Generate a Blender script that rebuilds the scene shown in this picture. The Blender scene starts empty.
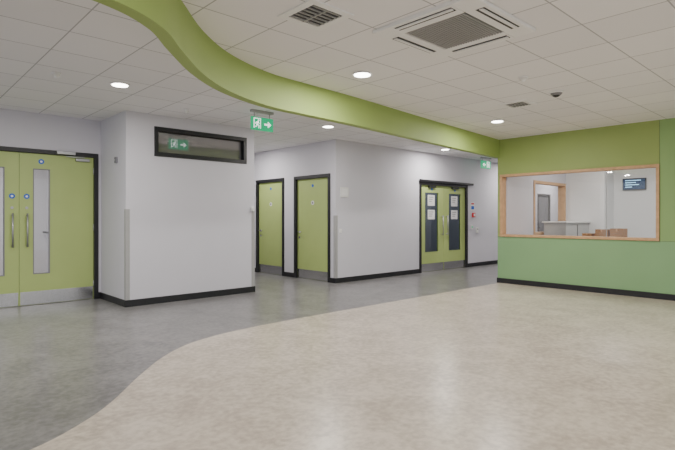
import bpy, bmesh, math
from mathutils import Vector, Matrix
S=bpy.context.scene
CEIL=2.87
# ---------------- materials
def mat(name,col,rough=.6,metal=0,noise=0,nscale=8,bump=0,bscale=200,emit=None,estr=0,spec=.5):
    m=bpy.data.materials.new(name); m.use_nodes=True
    nt=m.node_tree; b=nt.nodes['Principled BSDF']
    b.inputs['Base Color'].default_value=(*col,1)
    b.inputs['Roughness'].default_value=rough
    b.inputs['Metallic'].default_value=metal
    b.inputs['Specular IOR Level'].default_value=spec
    tc=nt.nodes.new('ShaderNodeTexCoord')
    if noise:
        n=nt.nodes.new('ShaderNodeTexNoise'); n.inputs['Scale'].default_value=nscale; n.inputs['Detail'].default_value=6
        nt.links.new(tc.outputs['Object'],n.inputs['Vector'])
        r=nt.nodes.new('ShaderNodeValToRGB'); r.color_ramp.elements[0].position=.3; r.color_ramp.elements[1].position=.7
        r.color_ramp.elements[0].color=(*[c*(1-noise) for c in col],1)
        r.color_ramp.elements[1].color=(*[min(1,c*(1+noise)) for c in col],1)
        nt.links.new(n.outputs['Fac'],r.inputs['Fac']); nt.links.new(r.outputs['Color'],b.inputs['Base Color'])
    if bump:
        n=nt.nodes.new('ShaderNodeTexNoise'); n.inputs['Scale'].default_value=bscale
        nt.links.new(tc.outputs['Object'],n.inputs['Vector'])
        bp=nt.nodes.new('ShaderNodeBump'); bp.inputs['Strength'].default_value=bump; bp.inputs['Distance'].default_value=.002
        nt.links.new(n.outputs['Fac'],bp.inputs['Height']); nt.links.new(bp.outputs['Normal'],b.inputs['Normal'])
    if emit:
        b.inputs['Emission Color'].default_value=(*emit,1); b.inputs['Emission Strength'].default_value=estr
    return m
def floor_mat(name,c1,c2,rough):
    m=bpy.data.materials.new(name); m.use_nodes=True
    nt=m.node_tree; b=nt.nodes['Principled BSDF']; L=nt.links.new
    tc=nt.nodes.new('ShaderNodeTexCoord')
    n1=nt.nodes.new('ShaderNodeTexNoise'); n1.inputs['Scale'].default_value=2.6; n1.inputs['Detail'].default_value=10; n1.inputs['Roughness'].default_value=.78
    n1.inputs['Distortion'].default_value=.5
    n2=nt.nodes.new('ShaderNodeTexNoise'); n2.inputs['Scale'].default_value=20; n2.inputs['Detail'].default_value=6
    L(tc.outputs['Object'],n1.inputs['Vector']); L(tc.outputs['Object'],n2.inputs['Vector'])
    mx=nt.nodes.new('ShaderNodeMath'); mx.operation='MULTIPLY_ADD'; mx.inputs[1].default_value=.4
    L(n2.outputs['Fac'],mx.inputs[0]); 
    sc=nt.nodes.new('ShaderNodeMath'); sc.operation='MULTIPLY'; sc.inputs[1].default_value=.6; L(n1.outputs['Fac'],sc.inputs[0]); L(sc.outputs[0],mx.inputs[2])
    r=nt.nodes.new('ShaderNodeValToRGB'); e=r.color_ramp.elements; e[0].position=.41; e[1].position=.58
    e[0].color=(*c1,1); e[1].color=(*c2,1)
    L(mx.outputs[0],r.inputs['Fac']); L(r.outputs['Color'],b.inputs['Base Color'])
    b.inputs['Roughness'].default_value=rough; b.inputs['Specular IOR Level'].default_value=.5
    return m
def tile_mat():
    m=bpy.data.materials.new('ceiling_tiles'); m.use_nodes=True
    nt=m.node_tree; b=nt.nodes['Principled BSDF']; L=nt.links.new
    tc=nt.nodes.new('ShaderNodeTexCoord')
    mp=nt.nodes.new('ShaderNodeMapping'); mp.inputs['Location'].default_value=(.006+.0,.006+.2,0)
    L(tc.outputs['Object'],mp.inputs['Vector'])
    br=nt.nodes.new('ShaderNodeTexBrick'); br.offset=0; br.squash=1
    br.inputs['Scale'].default_value=1; br.inputs['Brick Width'].default_value=.6; br.inputs['Row Height'].default_value=.6
    br.inputs['Mortar Size'].default_value=.006; br.inputs['Mortar Smooth'].default_value=.1
    br.inputs['Color1'].default_value=(.86,.85,.86,1); br.inputs['Color2'].default_value=(.81,.80,.815,1); br.inputs['Mortar'].default_value=(.42,.42,.43,1)
    L(mp.outputs['Vector'],br.inputs['Vector']); L(br.outputs['Color'],b.inputs['Base Color'])
    b.inputs['Roughness'].default_value=.9
    return m
def glass_mat(name,tint=(1,1,1)):
    m=bpy.data.materials.new(name); m.use_nodes=True; nt=m.node_tree; nt.nodes.clear(); L=nt.links.new
    o=nt.nodes.new('ShaderNodeOutputMaterial'); t=nt.nodes.new('ShaderNodeBsdfTransparent'); t.inputs[0].default_value=(*tint,1)
    g=nt.nodes.new('ShaderNodeBsdfGlossy'); g.inputs['Roughness'].default_value=.02
    f=nt.nodes.new('ShaderNodeLayerWeight'); f.inputs['Blend'].default_value=.5
    p=nt.nodes.new('ShaderNodeMath'); p.operation='POWER'; p.inputs[1].default_value=5; L(f.outputs['Facing'],p.inputs[0])
    q=nt.nodes.new('ShaderNodeMath'); q.operation='MULTIPLY_ADD'; q.inputs[1].default_value=.95; q.inputs[2].default_value=.05; L(p.outputs[0],q.inputs[0])
    x=nt.nodes.new('ShaderNodeMixShader'); L(q.outputs[0],x.inputs[0]); L(t.outputs[0],x.inputs[1]); L(g.outputs[0],x.inputs[2]); L(x.outputs[0],o.inputs[0])
    return m
def mirror_glass(name,col,fac):
    m=bpy.data.materials.new(name); m.use_nodes=True; nt=m.node_tree; nt.nodes.clear(); L=nt.links.new
    o=nt.nodes.new('ShaderNodeOutputMaterial'); t=nt.nodes.new('ShaderNodeBsdfDiffuse'); t.inputs[0].default_value=(*col,1)
    g=nt.nodes.new('ShaderNodeBsdfGlossy'); g.inputs['Roughness'].default_value=.02
    x=nt.nodes.new('ShaderNodeMixShader'); x.inputs[0].default_value=fac; L(t.outputs[0],x.inputs[1]); L(g.outputs[0],x.inputs[2]); L(x.outputs[0],o.inputs[0])
    return m
M={}
M['wall']=mat('wall_paint',(.62,.61,.665),.8,noise=.012,nscale=3,bump=.05)
M['wallwhite']=mat('wall_paint_white',(.80,.80,.81),.8,noise=.012,nscale=3)
M['lime']=mat('paint_lime_green',(.30,.39,.115),.55,noise=.02,nscale=2)
M['bulk']=mat('paint_bulkhead_green',(.31,.42,.115),.6,noise=.02,nscale=2)
M['sage']=mat('laminate_sage_green',(.24,.42,.20),.5,noise=.02,nscale=2)
M['mid']=mat('laminate_mid_green',(.26,.41,.15),.5,noise=.02,nscale=2)
M['door']=mat('door_laminate_green',(.40,.50,.17),.45,noise=.02,nscale=4)
M['black']=mat('frame_black',(.012,.012,.015),.45,noise=.1,nscale=10)
M['steel']=mat('brushed_steel',(.62,.62,.63),.2,1,noise=.05,nscale=40)
M['satin']=mat('satin_aluminium',(.42,.42,.43),.4,.8,noise=.03,nscale=30)
M['guard']=mat('corner_guard_grey',(.36,.36,.36),.5,noise=.02)
M['guardw']=mat('plastic_offwhite',(.75,.75,.73),.5,noise=.02)
M['white']=mat('plastic_white',(.82,.82,.82),.4,noise=.01)
M['fascia']=mat('fascia_white',(.84,.84,.84),.5,noise=.01)
M['dark']=mat('dark_void',(.03,.03,.032),.7,noise=.05)
M['grille']=mat('grille_grey',(.22,.22,.23),.6,noise=.03)
M['wood']=mat('oak_wood',(.58,.35,.18),.45,noise=.12,nscale=14)
M['card']=mat('cardboard',(.33,.18,.07),.8,noise=.1)
M['blue']=mat('sign_blue',(.02,.12,.55),.4,noise=.02)
M['red']=mat('call_point_red',(.6,.03,.04),.4,noise=.02)
M['paper']=mat('paper_white',(.8,.8,.8),.8,noise=.02)
M['ink']=mat('ink_grey',(.2,.2,.22),.8,noise=.02)
M['worktop']=mat('worktop_white',(.8,.8,.8),.4,noise=.02)
M['cab']=mat('cabinet_grey',(.5,.5,.5),.5,noise=.02)
M['doordark']=mat('door_dark_grey',(.12,.12,.135),.5,noise=.05)
M['exitg']=mat('exit_green',(.0,.35,.16),.4,noise=.02,emit=(.0,.5,.2),estr=.7)
M['exitw']=mat('exit_white',(.9,.9,.9),.4,noise=.01,emit=(.9,1,.95),estr=1.4)
M['lamp']=mat('lamp_diffuser',(1,1,1),.4,noise=.001,emit=(1,.96,.88),estr=14)
M['screen']=mat('screen_dark',(.01,.02,.05),.2,noise=.05,emit=(.02,.05,.11),estr=.8)
M['scrtxt']=mat('screen_glow',(.4,.7,.9),.3,noise=.01,emit=(.4,.75,1),estr=1.6)
M['floor']=floor_mat('vinyl_grey',(.145,.142,.145),(.245,.238,.24),.28)
M['floor2']=floor_mat('vinyl_beige',(.42,.36,.30),(.62,.55,.465),.28)
M['ceil']=tile_mat()
M['glass']=glass_mat('clear_glass')
M['glassd']=glass_mat('tinted_glass',(.58,.64,.70))
M['transom']=mirror_glass('transom_glass',(.17,.16,.18),.34)
# ---------------- builder
class B:
    def __init__(s,name): s.n=name; s.bm=bmesh.new(); s.ms=[]
    def mi(s,k):
        if k not in s.ms: s.ms.append(k)
        return s.ms.index(k)
    def box(s,x0,x1,y0,y1,z0,z1,k,bev=0):
        r=bmesh.ops.create_cube(s.bm,size=1); vs=r['verts']
        for v in vs: v.co=Vector(((x0+x1)/2+v.co.x*(x1-x0),(y0+y1)/2+v.co.y*(y1-y0),(z0+z1)/2+v.co.z*(z1-z0)))
        fs=set(f for v in vs for f in v.link_faces); i=s.mi(k)
        for f in fs: f.material_index=i
        if bev:
            es=list(set(e for v in vs for e in v.link_edges))
            r=bmesh.ops.bevel(s.bm,geom=es,offset=bev,segments=2,affect='EDGES',profile=.5)
            for f in r['faces']: f.material_index=i
        return s
    def cyl(s,c,ax,r,h,k,r2=None,seg=28):
        rot={'z':Matrix(),'x':Matrix.Rotation(math.pi/2,4,'Y'),'y':Matrix.Rotation(-math.pi/2,4,'X')}[ax]
        q=bmesh.ops.create_cone(s.bm,cap_ends=True,segments=seg,radius1=r,radius2=r if r2 is None else r2,depth=h,matrix=Matrix.Translation(c)@rot)
        i=s.mi(k)
        for f in set(f for v in q['verts'] for f in v.link_faces): f.material_index=i; f.smooth=len(f.verts)==4
        return s
    def sph(s,c,r,k,sc=(1,1,1)):
        q=bmesh.ops.create_uvsphere(s.bm,u_segments=24,v_segments=12,radius=r,matrix=Matrix.Translation(c)@Matrix.Diagonal((*sc,1)))
        i=s.mi(k)
        for f in set(f for v in q['verts'] for f in v.link_faces): f.material_index=i; f.smooth=True
        return s
    def poly(s,pts,thick,k):
        i=s.mi(k); t=Vector(thick)
        a=[s.bm.verts.new(Vector(p)) for p in pts]; b=[s.bm.verts.new(Vector(p)+t) for p in pts]
        fs=[s.bm.faces.new(a),s.bm.faces.new(b[::-1])]
        n=len(pts)
        for j in range(n): fs.append(s.bm.faces.new([a[j],b[j],b[(j+1)%n],a[(j+1)%n]]))
        for f in fs: f.material_index=i
        return s
    def done(s,shell=False):
        bmesh.ops.recalc_face_normals(s.bm,faces=s.bm.faces)
        me=bpy.data.meshes.new(s.n); s.bm.to_mesh(me); s.bm.free()
        for k in s.ms: me.materials.append(M[k])
        o=bpy.data.objects.new(s.n,me); S.collection.objects.link(o)
        if not shell and len(me.vertices):
            xs=[v.co for v in me.vertices]
            c=Vector([(min(v[i] for v in xs)+max(v[i] for v in xs))/2 for i in range(3)])
            me.transform(Matrix.Translation(-c)); o.location=c
        return o
def wbox(name,*a):
    b=B(name); b.box(*a); b.done(True)
def wall_x(n,y0,y1,x0,x1,ops,k='wall'):
    x=x0
    for (a,c,z0,z1) in sorted(ops):
        if a>x: wbox(n,x,a,y0,y1,0,CEIL,k)
        wbox(n,a,c,y0,y1,z1,CEIL,k)
        if z0>0: wbox(n,a,c,y0,y1,0,z0,k)
        x=c
    wbox(n,x,x1,y0,y1,0,CEIL,k)
def wall_y(n,x0,x1,y0,y1,ops,k='wall'):
    y=y0
    for (a,c,z0,z1) in sorted(ops):
        if a>y: wbox(n,x0,x1,y,a,0,CEIL,k)
        wbox(n,x0,x1,a,c,z1,CEIL,k)
        if z0>0: wbox(n,x0,x1,a,c,0,z0,k)
        y=c
    wbox(n,x0,x1,y,y1,0,CEIL,k)
def frame4(a,c,z0,z1,f):
    return ((a,a+f,z0+f,z1-f),(c-f,c,z0+f,z1-f),(a,c,z0,z0+f),(a,c,z1-f,z1))
# ---------------- shell
YB=7.39; YD=8.49; Y2=7.25; XC=6.7; XG=9.17
B('floor').box(-6,18.4,-6,12.2,-.1,0,'floor').done(True)
B('ceiling').box(-6,18.4,-6,12.2,CEIL,CEIL+.1,'ceil').done(True)
wall_x('wall_left',YD,YD+.15,-6,2.67,[(.42,2.63,0,2.33)])
wall_x('wall_block',YB,YB+.15,2.67,4.88,[(3.09,4.717,2.24,2.69)])
wbox('wall_block',2.67,2.82,YB+.15,12,0,CEIL,'wall'); wbox('wall_block',4.73,4.88,YB+.15,12,0,CEIL,'wall')
wall_y('wall_corridor',XC,XC+.15,Y2+.15,12,[(7.40+.0,8.575,0,2.2),(8.94,10.05,0,2.2)])
wall_x('wall_back',Y2,Y2+.15,XC,18.2,[(9.39,11.44,0,2.17),(15.5,16.4,0,2.08)])
B('wall_end').box(-6,18.4,12,12.2,0,CEIL,'wall').done(True)
B('wall_right').box(18.2,18.4,-6,12,0,CEIL,'wall').done(True)
B('wall_store').box(13.6,13.75,Y2+.15,12,0,CEIL,'wall').done(True)
# green reception wall
W0,W1,WZ0,WZ1=2.294,5.055,.93,2.165
wbox('wall_reception',XG,XG+.15,W0,W1,WZ1,CEIL,'lime')
wbox('wall_reception',XG,XG+.15,W1,5.11,.93,CEIL,'lime')
wbox('wall_reception',XG,XG+.15,-6,W0-.005,.93,CEIL,'mid')
wbox('wall_reception',XG+.004,XG+.15,W0-.005,W0,.93,CEIL,'dark')
wbox('wall_reception',XG,XG+.15,-6,5.11,0,.926,'sage')
wbox('wall_reception',XG+.004,XG+.15,-6,5.11,.926,.93,'dark')
wall_x('wall_office_side',4.98,5.11,XG+.15,12.9,[(10.45,12.1,.93,2.12)])
B('wall_office_back').box(12.75,12.9,-6,4.98,0,CEIL,'wallwhite').done(True)
B('wall_office_pier').box(12.15,12.75,4.12,4.98,0,CEIL,'wallwhite').done(True)
# floor inlay & bulkhead curves
def catmull(P,n=10):
    P=[Vector(p) for p in P]; out=[]
    Q=[P[0]*2-P[1]]+P+[P[-1]*2-P[-2]]
    for i in range(1,len(Q)-2):
        for j in range(n):
            t=j/n; p0,p1,p2,p3=Q[i-1:i+3]
            out.append(.5*((2*p1)+(p2-p0)*t+(2*p0-5*p1+4*p2-p3)*t*t+(3*p1-p0-3*p2+p3)*t**3))
    out.append(P[-1]); return out
fc=catmull([(XG,5.06),(6.5,5.05),(4.1,5.04),(3.1,4.99),(2.45,4.83),(2.0,4.53),(1.6,4.11),(1.22,3.65),(.94,3.39),(.62,3.2),(.1,3.08),(-1,3.05),(-6,3.05)])
b=B('floor_inlay'); b.poly([(p.x,p.y,0.0005) for p in fc]+[(-6,-6,.0005),(XG,-6,.0005)],(0,0,.002),'floor2'); b.done(True)
bc=catmull([(XG+.05,5.08),(7.7,4.92),(6.26,4.76),(4.6,4.56),(3.7,4.49),(3.1,4.42),(2.5,4.18),(2.03,3.83),(1.63,3.4),(1.33,3.06),(.95,2.86),(.3,2.78),(-1,2.76),(-6,2.76)])
ZB=2.51
b=B('ceiling_bulkhead'); i=b.mi('bulk'); ring=[]
for j,p in enumerate(bc):
    t=(bc[min(j+1,len(bc)-1)]-bc[max(j-1,0)]).normalized()
    n=Vector((t.y,-t.x)); q=p+n*.1
    ring.append([b.bm.verts.new((p.x,p.y,CEIL)),b.bm.verts.new((p.x,p.y,ZB)),b.bm.verts.new((q.x,q.y,ZB)),b.bm.verts.new((q.x,q.y,CEIL))])
for j in range(len(ring)-1):
    for a in range(3):
        f=b.bm.faces.new([ring[j][a],ring[j][a+1],ring[j+1][a+1],ring[j+1][a]]); f.material_index=i; f.smooth=False
b.bm.faces.new(ring[0]).material_index=i; b.bm.faces.new(ring[-1]).material_index=i
o=b.done(True)
# ---------------- baseboards
SK=.1;T=.014
def sk(name,*bx):
    for q in bx:
        b=B(name); b.box(*q,0,SK,'black',.003); b.done(True)
sk('baseboard_left',(-6,.42,YD-T,YD),(2.63,2.67,YD-T,YD))
sk('baseboard_block',(2.67-T,4.88+T,YB-T,YB),(2.67-T,2.67,YB,YD-T),(4.88,4.88+T,YB,12))
sk('baseboard_corridor',(XC-T,XC,Y2-T,7.40),(XC-T,XC,8.575,8.94),(XC-T,XC,10.05,12))
sk('baseboard_back',(XC,9.39,Y2-T,Y2),(11.44,15.5,Y2-T,Y2),(16.4,18.2,Y2-T,Y2))
sk('baseboard_reception',(XG-T,XG,-6,5.11+T),(XG,12.9,5.11,5.11+T))
sk('baseboard_end',(4.9,6.68,12-T,12))
# ---------------- corner guards
def guard(x,y,sx,z0=.1,z1=1.43,w=.055):
    b=B('corner_guard'); t=.006
    b.box(min(x-sx*t,x+sx*w),max(x-sx*t,x+sx*w),y-t,y,z0,z1,'guard',.002)
    b.box(min(x,x-sx*t),max(x,x-sx*t),y,y+w,z0,z1,'guard',.002)
    b.done()
guard(2.67,YB,1); guard(4.88,YB,-1); guard(XC,Y2,1,z1=1.35)
# ---------------- left double doors
def ldoor():
    b=B('door_1'); y=YD; H=2.33; f=.06; x0,x1=.42,2.63
    for a,c in((x0,x0+f),(x1-f,x1)): b.box(a,c,y-.02,y+.15,0,H-f,'black',.003)
    b.box(x0,x1,y-.02,y+.15,H-f,H,'black',.003)
    mid=1.545; yl,yh=y+.03,y+.075; zt=H-f-.004
    for lx0,lx1,vx0,vx1,hx,s in((x0+f+.003,mid-.003,1.14,1.365,1.455,-1),(mid+.003,x1-f-.003,1.722,1.947,1.64,1)):
        b.box(lx0,vx0,yl,yh,.006,zt,'door'); b.box(vx1,lx1,yl,yh,.006,zt,'door')
        b.box(vx0,vx1,yl,yh,.006,.46,'door'); b.box(vx0,vx1,yl,yh,2.04,zt,'door')
        for q in frame4(vx0,vx1,.46,2.04,.012):
            b.box(q[0],q[1],yl-.006,yh+.006,q[2],q[3],'grille')
        b.box(vx0+.012,vx1-.012,yl+.02,yl+.026,.472,2.028,'glass')
        b.box(lx0+.01,lx1-.01,yl-.004,yl,.01,.205,'steel')
        b.cyl((hx,yl-.06,1.12),'z',.012,.5,'satin')
        for z in(.9,1.34): b.cyl((hx,yl-.03,z),'y',.01,.06,'satin')
        b.cyl((hx,yl-.004,1.45),'y',.02,.008,'satin')
        b.cyl((hx+s*.0,yl-.003,1.62),'y',.038,.005,'blue')
        b.cyl((hx+s*.0,yl-.006,1.62),'y',.016,.002,'white')
        b.cyl((hx+s*.19,yl-.003,2.15),'y',.038,.005,'blue')
        b.cyl((hx+s*.19,yl-.006,2.15),'y',.016,.002,'white')
        for z in(.25,1.15,2.05):
            hxx=lx0 if s<0 else lx1
            b.cyl((hxx,yl-.008,z),'z',.009,.1,'satin')
    b.box(.62,.88,y-.075,y-.02,H-.055,H-.005,'satin',.006)
    b.box(2.02,2.28,y-.075,y-.02,H-.055,H-.005,'satin',.006)
    b.box(2.3,2.5,yl-.045,yl-.002,2.19,2.235,'satin',.006)
    b.box(2.15,2.42,yl-.06,yl-.045,2.245,2.255,'satin')
    b.done()
ldoor()
b=B('handrail'); b.cyl((2.6,10.3,1.0),'y',.02,3.2,'black')
for yy in(8.9,10.3,11.7): b.box(2.6,2.67,yy-.01,yy+.01,.98,1.0,'black')
b.done()
b=B('baseboard_lobby'); b.box(2.67-T,2.67,8.64,12,0,SK,'black'); b.done(True)
# ---------------- corridor single doors
def sdoor(name,y0,y1):
    b=B(name); x=XC; H=2.2; f=.07
    for a,c in((y0,y0+f),(y1-f,y1)): b.box(x-.02,x+.15,a,c,0,H-f,'black',.003)
    b.box(x-.02,x+.15,y0,y1,H-f,H,'black',.003)
    xl,xh=x+.03,x+.074; a,c=y0+f+.003,y1-f-.003; zt=H-f-.004
    b.box(xl,xh,a,c,.006,zt,'door',.002)
    b.box(xl-.004,xl,a+.01,c-.01,.01,.2,'steel')
    hy=c-.075
    b.cyl((xl-.004,hy,1.0),'x',.027,.008,'steel'); b.cyl((xl-.03,hy,1.0),'x',.009,.05,'steel')
    b.cyl((xl-.052,hy-.06,1.0),'y',.0095,.14,'steel')
    b.cyl((xl-.004,hy,.88),'x',.024,.008,'steel')
    my=(a+c)/2
    b.cyl((xl-.003,my,1.62),'x',.045,.005,'white'); b.cyl((xl-.006,my,1.62),'x',.024,.003,'ink')
    b.cyl((xl-.003,my,1.98),'x',.03,.005,'blue')
    for z in(.25,1.1,1.95): b.cyl((xl-.006,a,z),'z',.009,.1,'steel')
    b.done()
sdoor('door_2',7.40,8.575); sdoor('door_3',8.94,10.05)
# ---------------- far double doors
def rdoor():
    b=B('door_4'); y=Y2; H=2.17; f=.07; x0,x1=9.39,11.44
    for a,c in((x0,x0+f),(x1-f,x1)): b.box(a,c,y-.02,y+.15,0,H-f,'black',.003)
    b.box(x0,x1,y-.02,y+.15,H-f,H,'black',.003)
    mid=(x0+x1)/2; yl,yh=y+.03,y+.075; zt=H-f-.004
    for lx0,lx1,s in((x0+f+.003,mid-.003,-1),(mid+.003,x1-f-.003,1)):
        vx0=lx0+.17 if s<0 else lx0+.2; vx1=lx1-.2 if s<0 else lx1-.17; v0,v1=.46,1.93
        b.box(lx0,vx0,yl,yh,.006,zt,'door'); b.box(vx1,lx1,yl,yh,.006,zt,'door')
        b.box(vx0,vx1,yl,yh,.006,v0,'door'); b.box(vx0,vx1,yl,yh,v1,zt,'door')
        for q in frame4(vx0,vx1,v0,v1,.015):
            b.box(q[0],q[1],yl-.006,yh+.006,q[2],q[3],'door')
        b.box(vx0+.015,vx1-.015,yl+.02,yl+.026,v0+.015,v1-.015,'glassd')
        b.box(lx0+.01,lx1-.01,yl-.004,yl,.01,.2,'steel')
        hx=mid+s*.1
        b.cyl((hx,yl-.06,1.12),'z',.012,.5,'satin')
        for z in(.9,1.34): b.cyl((hx,yl-.03,z),'y',.01,.06,'satin')
        cx=(vx0+vx1)/2
        for z0,z1 in((1.6,1.86),(1.27,1.5)):
            b.box(cx-.14,cx+.14,yl+.014,yl+.019,z0,z1,'paper')
            for r in range(3): b.box(cx-.1,cx+.08-.03*r,yl+.0125,yl+.014,z1-.06-r*.05,z1-.045-r*.05,'ink')
        b.cyl((cx,yl-.003,2.0),'y',.03,.005,'blue')
        b.box(cx-.16,cx+.12,yl-.05,yl-.002,2.04,2.085,'black',.006)
    b.box(x0-.02,x1+.22,y-.06,y-.02,H-.01,H+.045,'black',.005)
    b.done()
rdoor()
b=B('door_5'); b.box(15.5,15.56,Y2-.02,Y2+.15,0,2.02,'black'); b.box(16.34,16.4,Y2-.02,Y2+.15,0,2.02,'black'); b.box(15.5,16.4,Y2-.02,Y2+.15,2.02,2.08,'black')
b.box(15.563,16.337,Y2+.03,Y2+.07,.006,2.015,'doordark'); b.box(15.6,15.64,Y2-.03,Y2+.03,.98,1.02,'steel'); b.box(15.57,16.33,Y2+.026,Y2+.03,.01,.2,'steel'); b.done()
# ---------------- transom window
b=B('window_1'); x0,x1,z0,z1=3.09,4.717,2.24,2.69; f=.06
for q in frame4(x0,x1,z0,z1,f): b.box(q[0],q[1],YB-.02,YB+.15,q[2],q[3],'black',.003)
b.box(x0+f,x1-f,YB+.06,YB+.068,z0+f,z1-f,'transom')
for q in frame4(x0+f,x1-f,z0+f,z1-f,.012): b.box(q[0],q[1],YB+.04,YB+.06,q[2],q[3],'black')
b.done()
# ---------------- reception window
b=B('window_2'); f=.045
for q in frame4(W0,W1,WZ0,WZ1,f): b.box(XG-.025,XG+.17,q[0],q[1],q[2],q[3],'wood',.003)
b.box(XG+.06,XG+.068,W0+f,W1-f,WZ0+f,WZ1-f,'glass')
ys=3.1
b.box(XG+.055,XG+.073,ys-.004,ys+.004,WZ0+f,WZ1-f,'satin')
b.done()
b=B('window_3'); x0,x1,z0,z1=10.45,12.1,.93,2.12; f=.06
for q in frame4(x0,x1,z0,z1,f): b.box(q[0],q[1],4.96,5.13,q[2],q[3],'wood',.003)
b.box(x0+f,x1-f,5.04,5.048,z0+f,z1-f,'glass'); b.done()
# reception furniture
b=B('reception_desk'); b.box(9.35,10.1,1.2,4.9,.90,.94,'wood',.006)
for yy in(1.2,3.0,4.86): b.box(9.37,10.05,yy,yy+.04,0,.90,'cab')
b.box(9.37,9.4,1.24,4.86,.3,.9,'cab'); b.done()
b=B('storage_cabinet'); b.box(10.85,12.1,4.45,4.93,0,1.19,'cab',.005); b.box(10.8,12.14,4.42,4.95,1.19,1.225,'worktop',.005)
b.box(11.45,11.46,4.44,4.45,.05,1.15,'dark'); 
for xx in(11.38,11.53): b.box(xx-.008,xx+.008,4.42,4.45,.7,.85,'satin')
b.done()
def cbox(y0,y1,x0,x1,h,z=.94):
    b=B('cardboard_box'); b.box(x0,x1,y0,y1,z,z+h,'card',.003); m=(y0+y1)/2
    b.box(x0-.001,x1+.001,m-.012,m+.012,z+h*.7,z+h+.0015,'wood')
    b.box(x0-.002,x0,y0+.02,y1-.02,z+h*.45,z+h*.47,'ink'); b.done()
cbox(3.25,3.47,9.75,9.98,.15); cbox(2.98,3.2,9.7,9.93,.17); cbox(3.55,3.72,9.8,9.98,.07)
b=B('wall_screen'); X=12.75
b.box(X-.05,X-.012,3.44,3.92,1.94,2.21,'dark',.006); b.box(X-.054,X-.05,3.46,3.90,1.96,2.19,'screen')
b.box(X-.012,X,3.6,3.76,2.02,2.12,'dark')
for r,(a,c) in enumerate(((.04,.36),(.04,.26),(.04,.32),(.04,.18))): b.box(X-.056,X-.054,3.90-c,3.90-a,2.155-r*.05,2.168-r*.05,'scrtxt')
b.done()
# ---------------- ceiling fittings
def light(x,y,p=40,z=CEIL):
    b=B('downlight')
    b.cyl((x,y,z-.006),'z',.115,.012,'white',r2=.105); b.cyl((x,y,z-.0145),'z',.088,.005,'lamp')
    o=b.done()
    l=bpy.data.lights.new('downlight_lamp','AREA'); l.shape='DISK'; l.size=.17; l.energy=p; l.color=(1,.955,.90)
    q=bpy.data.objects.new('downlight_lamp',l); S.collection.objects.link(q); q.location=(x,y,z-.02)
    q.parent=o; q.matrix_parent_inverse=Matrix.Translation(-o.location)
for x,y in((2.1,6.0),(3.88,3.77),(7.36,4.11),(5.66,6.31),(9.5,6.6),(.3,6.0),(-1.5,6.0),(1.2,1.2),(6.2,.6),(3.2,-1.2),(7.4,-1.8),(0,-2.5),(5.75,9.4)):
    light(x,y)  # includes unseen downlights, added around the room and corridor for extra light
light(13.2,6.4,40); light(16.2,6.4,50)
light(10.9,3.6,36); light(10.9,1.5,36); light(1.6,9.6,45); light(.2,10.8,45); light(10.6,9.2,12); light(12.6,9.8,12)  # lamps behind both double doors are added to brighten their glass
def detector(name,x,y,dark=False,r=.05):
    b=B(name); b.cyl((x,y,CEIL-.01),'z',r*.8,.02,'white',r2=r); b.cyl((x,y,CEIL-.032),'z',r*.55,.025,'grille' if dark else 'guardw',r2=r*.8)
    b.sph((x,y,CEIL-.045),r*.45,'dark' if dark else 'white',(1,1,.5)); b.done()
detector('smoke_detector',1.43,6.0); detector('smoke_detector',5.28,2.63,r=.055); detector('ceiling_sensor',6.2,2.66,True,.09)
detector('smoke_detector',3.3,6.75,r=.04)
def vent(x,y,s,fr=.06,n=6):
    b=B('ceiling_vent'); z=CEIL; o=s+fr
    b.box(x-s,x+s,y-s,y+s,z-.003,z,'dark')
    for bx in((x-o,x+o,y-o,y-s),(x-o,x+o,y+s,y+o),(x-o,x-s,y-s,y+s),(x+s,x+o,y-s,y+s)): b.box(*bx,z-.012,z,'fascia')
    for i in range(n):
        yy=y-s+2*s*(i+.5)/n; b.box(x-s,x+s,yy-.006,yy+.004,z-.012,z-.003,'guard')
    b.box(x-.006,x+.006,y-s,y+s,z-.013,z-.003,'guard')
    b.done()
vent(2.49,2.92,.15); vent(6.47,3.3,.13)
# AC cassette
b=B('air_conditioning_cassette'); cx,cy,h=3.52,2.36,.48; z=CEIL
g=.29
b.box(cx-h,cx+h,cy-h,cy-g,z-.03,z,'fascia',.008); b.box(cx-h,cx+h,cy+g,cy+h,z-.03,z,'fascia',.008)
b.box(cx-h,cx-g,cy-g,cy+g,z-.03,z,'fascia'); b.box(cx+g,cx+h,cy-g,cy+g,z-.03,z,'fascia')
b.box(cx-g,cx+g,cy-g,cy+g,z-.012,z,'dark')
n=22
for i in range(n):
    yy=cy-g+.012+(2*g-.024)*(i+.5)/n
    b.box(cx-g,cx+g,yy-.006,yy+.006,z-.03,z-.012,'guard')
for sgn in(-1,1):
    m=(g+h)/2+.02
    b.box(cx-.27,cx+.27,cy+sgn*m-.036,cy+sgn*m+.036,z-.032,z-.029,'dark'); b.box(cx-.265,cx+.265,cy+sgn*m-.016+sgn*.006,cy+sgn*m+.014+sgn*.006,z-.038,z-.032,'white')
    b.box(cx+sgn*m-.036,cx+sgn*m+.036,cy-.27,cy+.27,z-.032,z-.029,'dark'); b.box(cx+sgn*m-.016+sgn*.006,cx+sgn*m+.014+sgn*.006,cy-.265,cy+.265,z-.038,z-.032,'white')
b.done()
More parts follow.
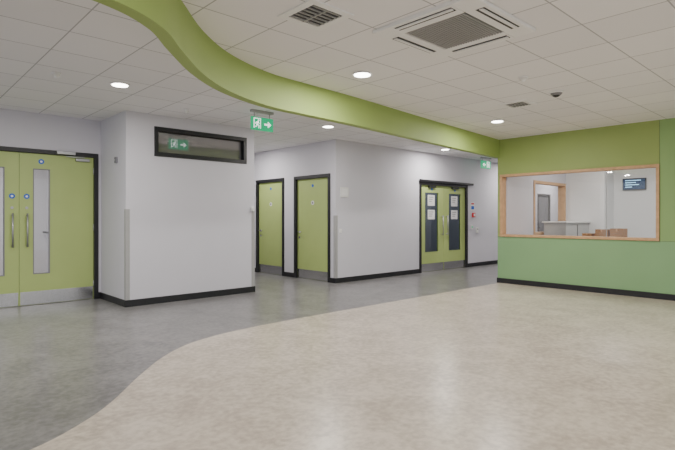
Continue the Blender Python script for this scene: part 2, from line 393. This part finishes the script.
# ---------------- exit signs (double sided)
def exitsign(x,y,w=.38,h=.19,zt=2.77,left=False):
    b=B('exit_sign')
    b.box(x-w/2,x+w/2,y-.03,y+.03,CEIL-.035,CEIL,'satin',.004)
    for s in(-.35,.35): b.cyl((x+s*w,y,(CEIL-.03+zt)/2),'z',.006,CEIL-.03-zt,'satin')
    b.box(x-w/2,x+w/2,y-.012,y+.012,zt-h,zt,'exitg',.002)
    for side in(-1,1):
        m=(-1 if left else 1)*1; t=(0,side*.0015,0); cz=zt-h/2; u=h/2; yy=y+side*.0121
        def P(pts,k='exitw'): b.poly([(x+m*px*u,yy,cz+pz*u) for px,pz in pts],t,k)
        P([(.35,.14),(1.0,.14),(1.0,.5),(1.65,0),(1.0,-.5),(1.0,-.14),(.35,-.14)])
        P([(-1.6,-.72),(-1.6,.72),(-1.45,.72),(-1.45,-.72)]); P([(-1.6,.72),(-1.6,.84),(-.3,.84),(-.3,.72)]); P([(-.42,.72),(-.3,.72),(-.3,-.72),(-.42,-.72)])
        P([(-.72+.14*math.cos(a*math.pi/5),.5+.14*math.sin(a*math.pi/5)) for a in range(10)])
        P([(-1.02,.3),(-.74,.34),(-.82,-.12),(-1.08,-.12)])
        P([(-.8,.3),(-.52,.02),(-.6,-.05),(-.84,.16)]); P([(-1.0,.3),(-1.32,.12),(-1.32,-.1),(-1.24,-.1),(-1.22,.06),(-.98,.16)])
        P([(-1.0,-.1),(-.82,-.12),(-.55,-.3),(-.62,-.7),(-.74,-.7),(-.72,-.38),(-1.0,-.22)])
        P([(-1.08,-.1),(-.95,-.14),(-1.1,-.55),(-1.42,-.55),(-1.42,-.44),(-1.18,-.42)])
    b.done()
exitsign(4.15,6.08); exitsign(11.6,6.8,.46,.2,2.78,True)
# ---------------- wall fittings
b=B('wall_plate'); b.box(6.83,7.05,Y2-.012,Y2,1.72,1.92,'guardw',.003); b.box(6.86,7.02,Y2-.014,Y2-.012,1.75,1.89,'white'); b.done()
b=B('light_switch'); b.box(6.8,6.87,Y2-.01,Y2,1.0,1.08,'white',.003); b.box(6.82,6.85,Y2-.014,Y2-.01,1.02,1.06,'guardw'); b.done()
b=B('fire_call_point'); b.box(11.66,11.77,Y2-.045,Y2,1.32,1.44,'red',.005); b.box(11.68,11.75,Y2-.048,Y2-.045,1.345,1.415,'white'); b.done()
b=B('fire_notice'); b.box(11.6,11.78,Y2-.005,Y2,1.5,1.72,'paper'); b.box(11.62,11.76,Y2-.006,Y2-.005,1.66,1.7,'red'); b.box(11.62,11.76,Y2-.006,Y2-.005,1.53,1.62,'blue'); b.done()
b=B('door_release_button'); b.box(11.6,11.69,Y2-.02,Y2,1.0,1.12,'guardw',.004); b.cyl((11.645,Y2-.024,1.06),'y',.02,.01,'exitg'); b.done()
b=B('wall_intercom'); b.box(11.85,11.95,Y2-.03,Y2,.9,1.05,'guardw',.005); b.cyl((11.9,Y2-.032,1.0),'y',.018,.005,'ink'); b.done()
b=B('wall_sensor'); b.box(2.64,2.67,7.72,7.79,2.13,2.22,'ink',.004); b.cyl((2.638,7.755,2.175),'x',.012,.006,'satin'); b.done()
b=B('door_hold_open_magnet'); b.box(4.80,4.86,YB-.03,YB,1.42,1.5,'white',.006); b.cyl((4.83,YB-.04,1.46),'y',.025,.02,'guardw'); b.done()
# ---------------- world & camera
w=bpy.data.worlds.new('world'); S.world=w; w.use_nodes=True
w.node_tree.nodes['Background'].inputs[0].default_value=(.92,.95,1,1); w.node_tree.nodes['Background'].inputs[1].default_value=1.15
c=bpy.data.cameras.new('camera'); co=bpy.data.objects.new('camera',c); S.collection.objects.link(co); S.camera=co
c.sensor_width=36; c.lens=496*36/675; c.shift_y=-7/675
co.location=(0,0,1.3); co.rotation_euler=(math.pi/2,0,math.radians(47.03-90)); c.clip_end=200
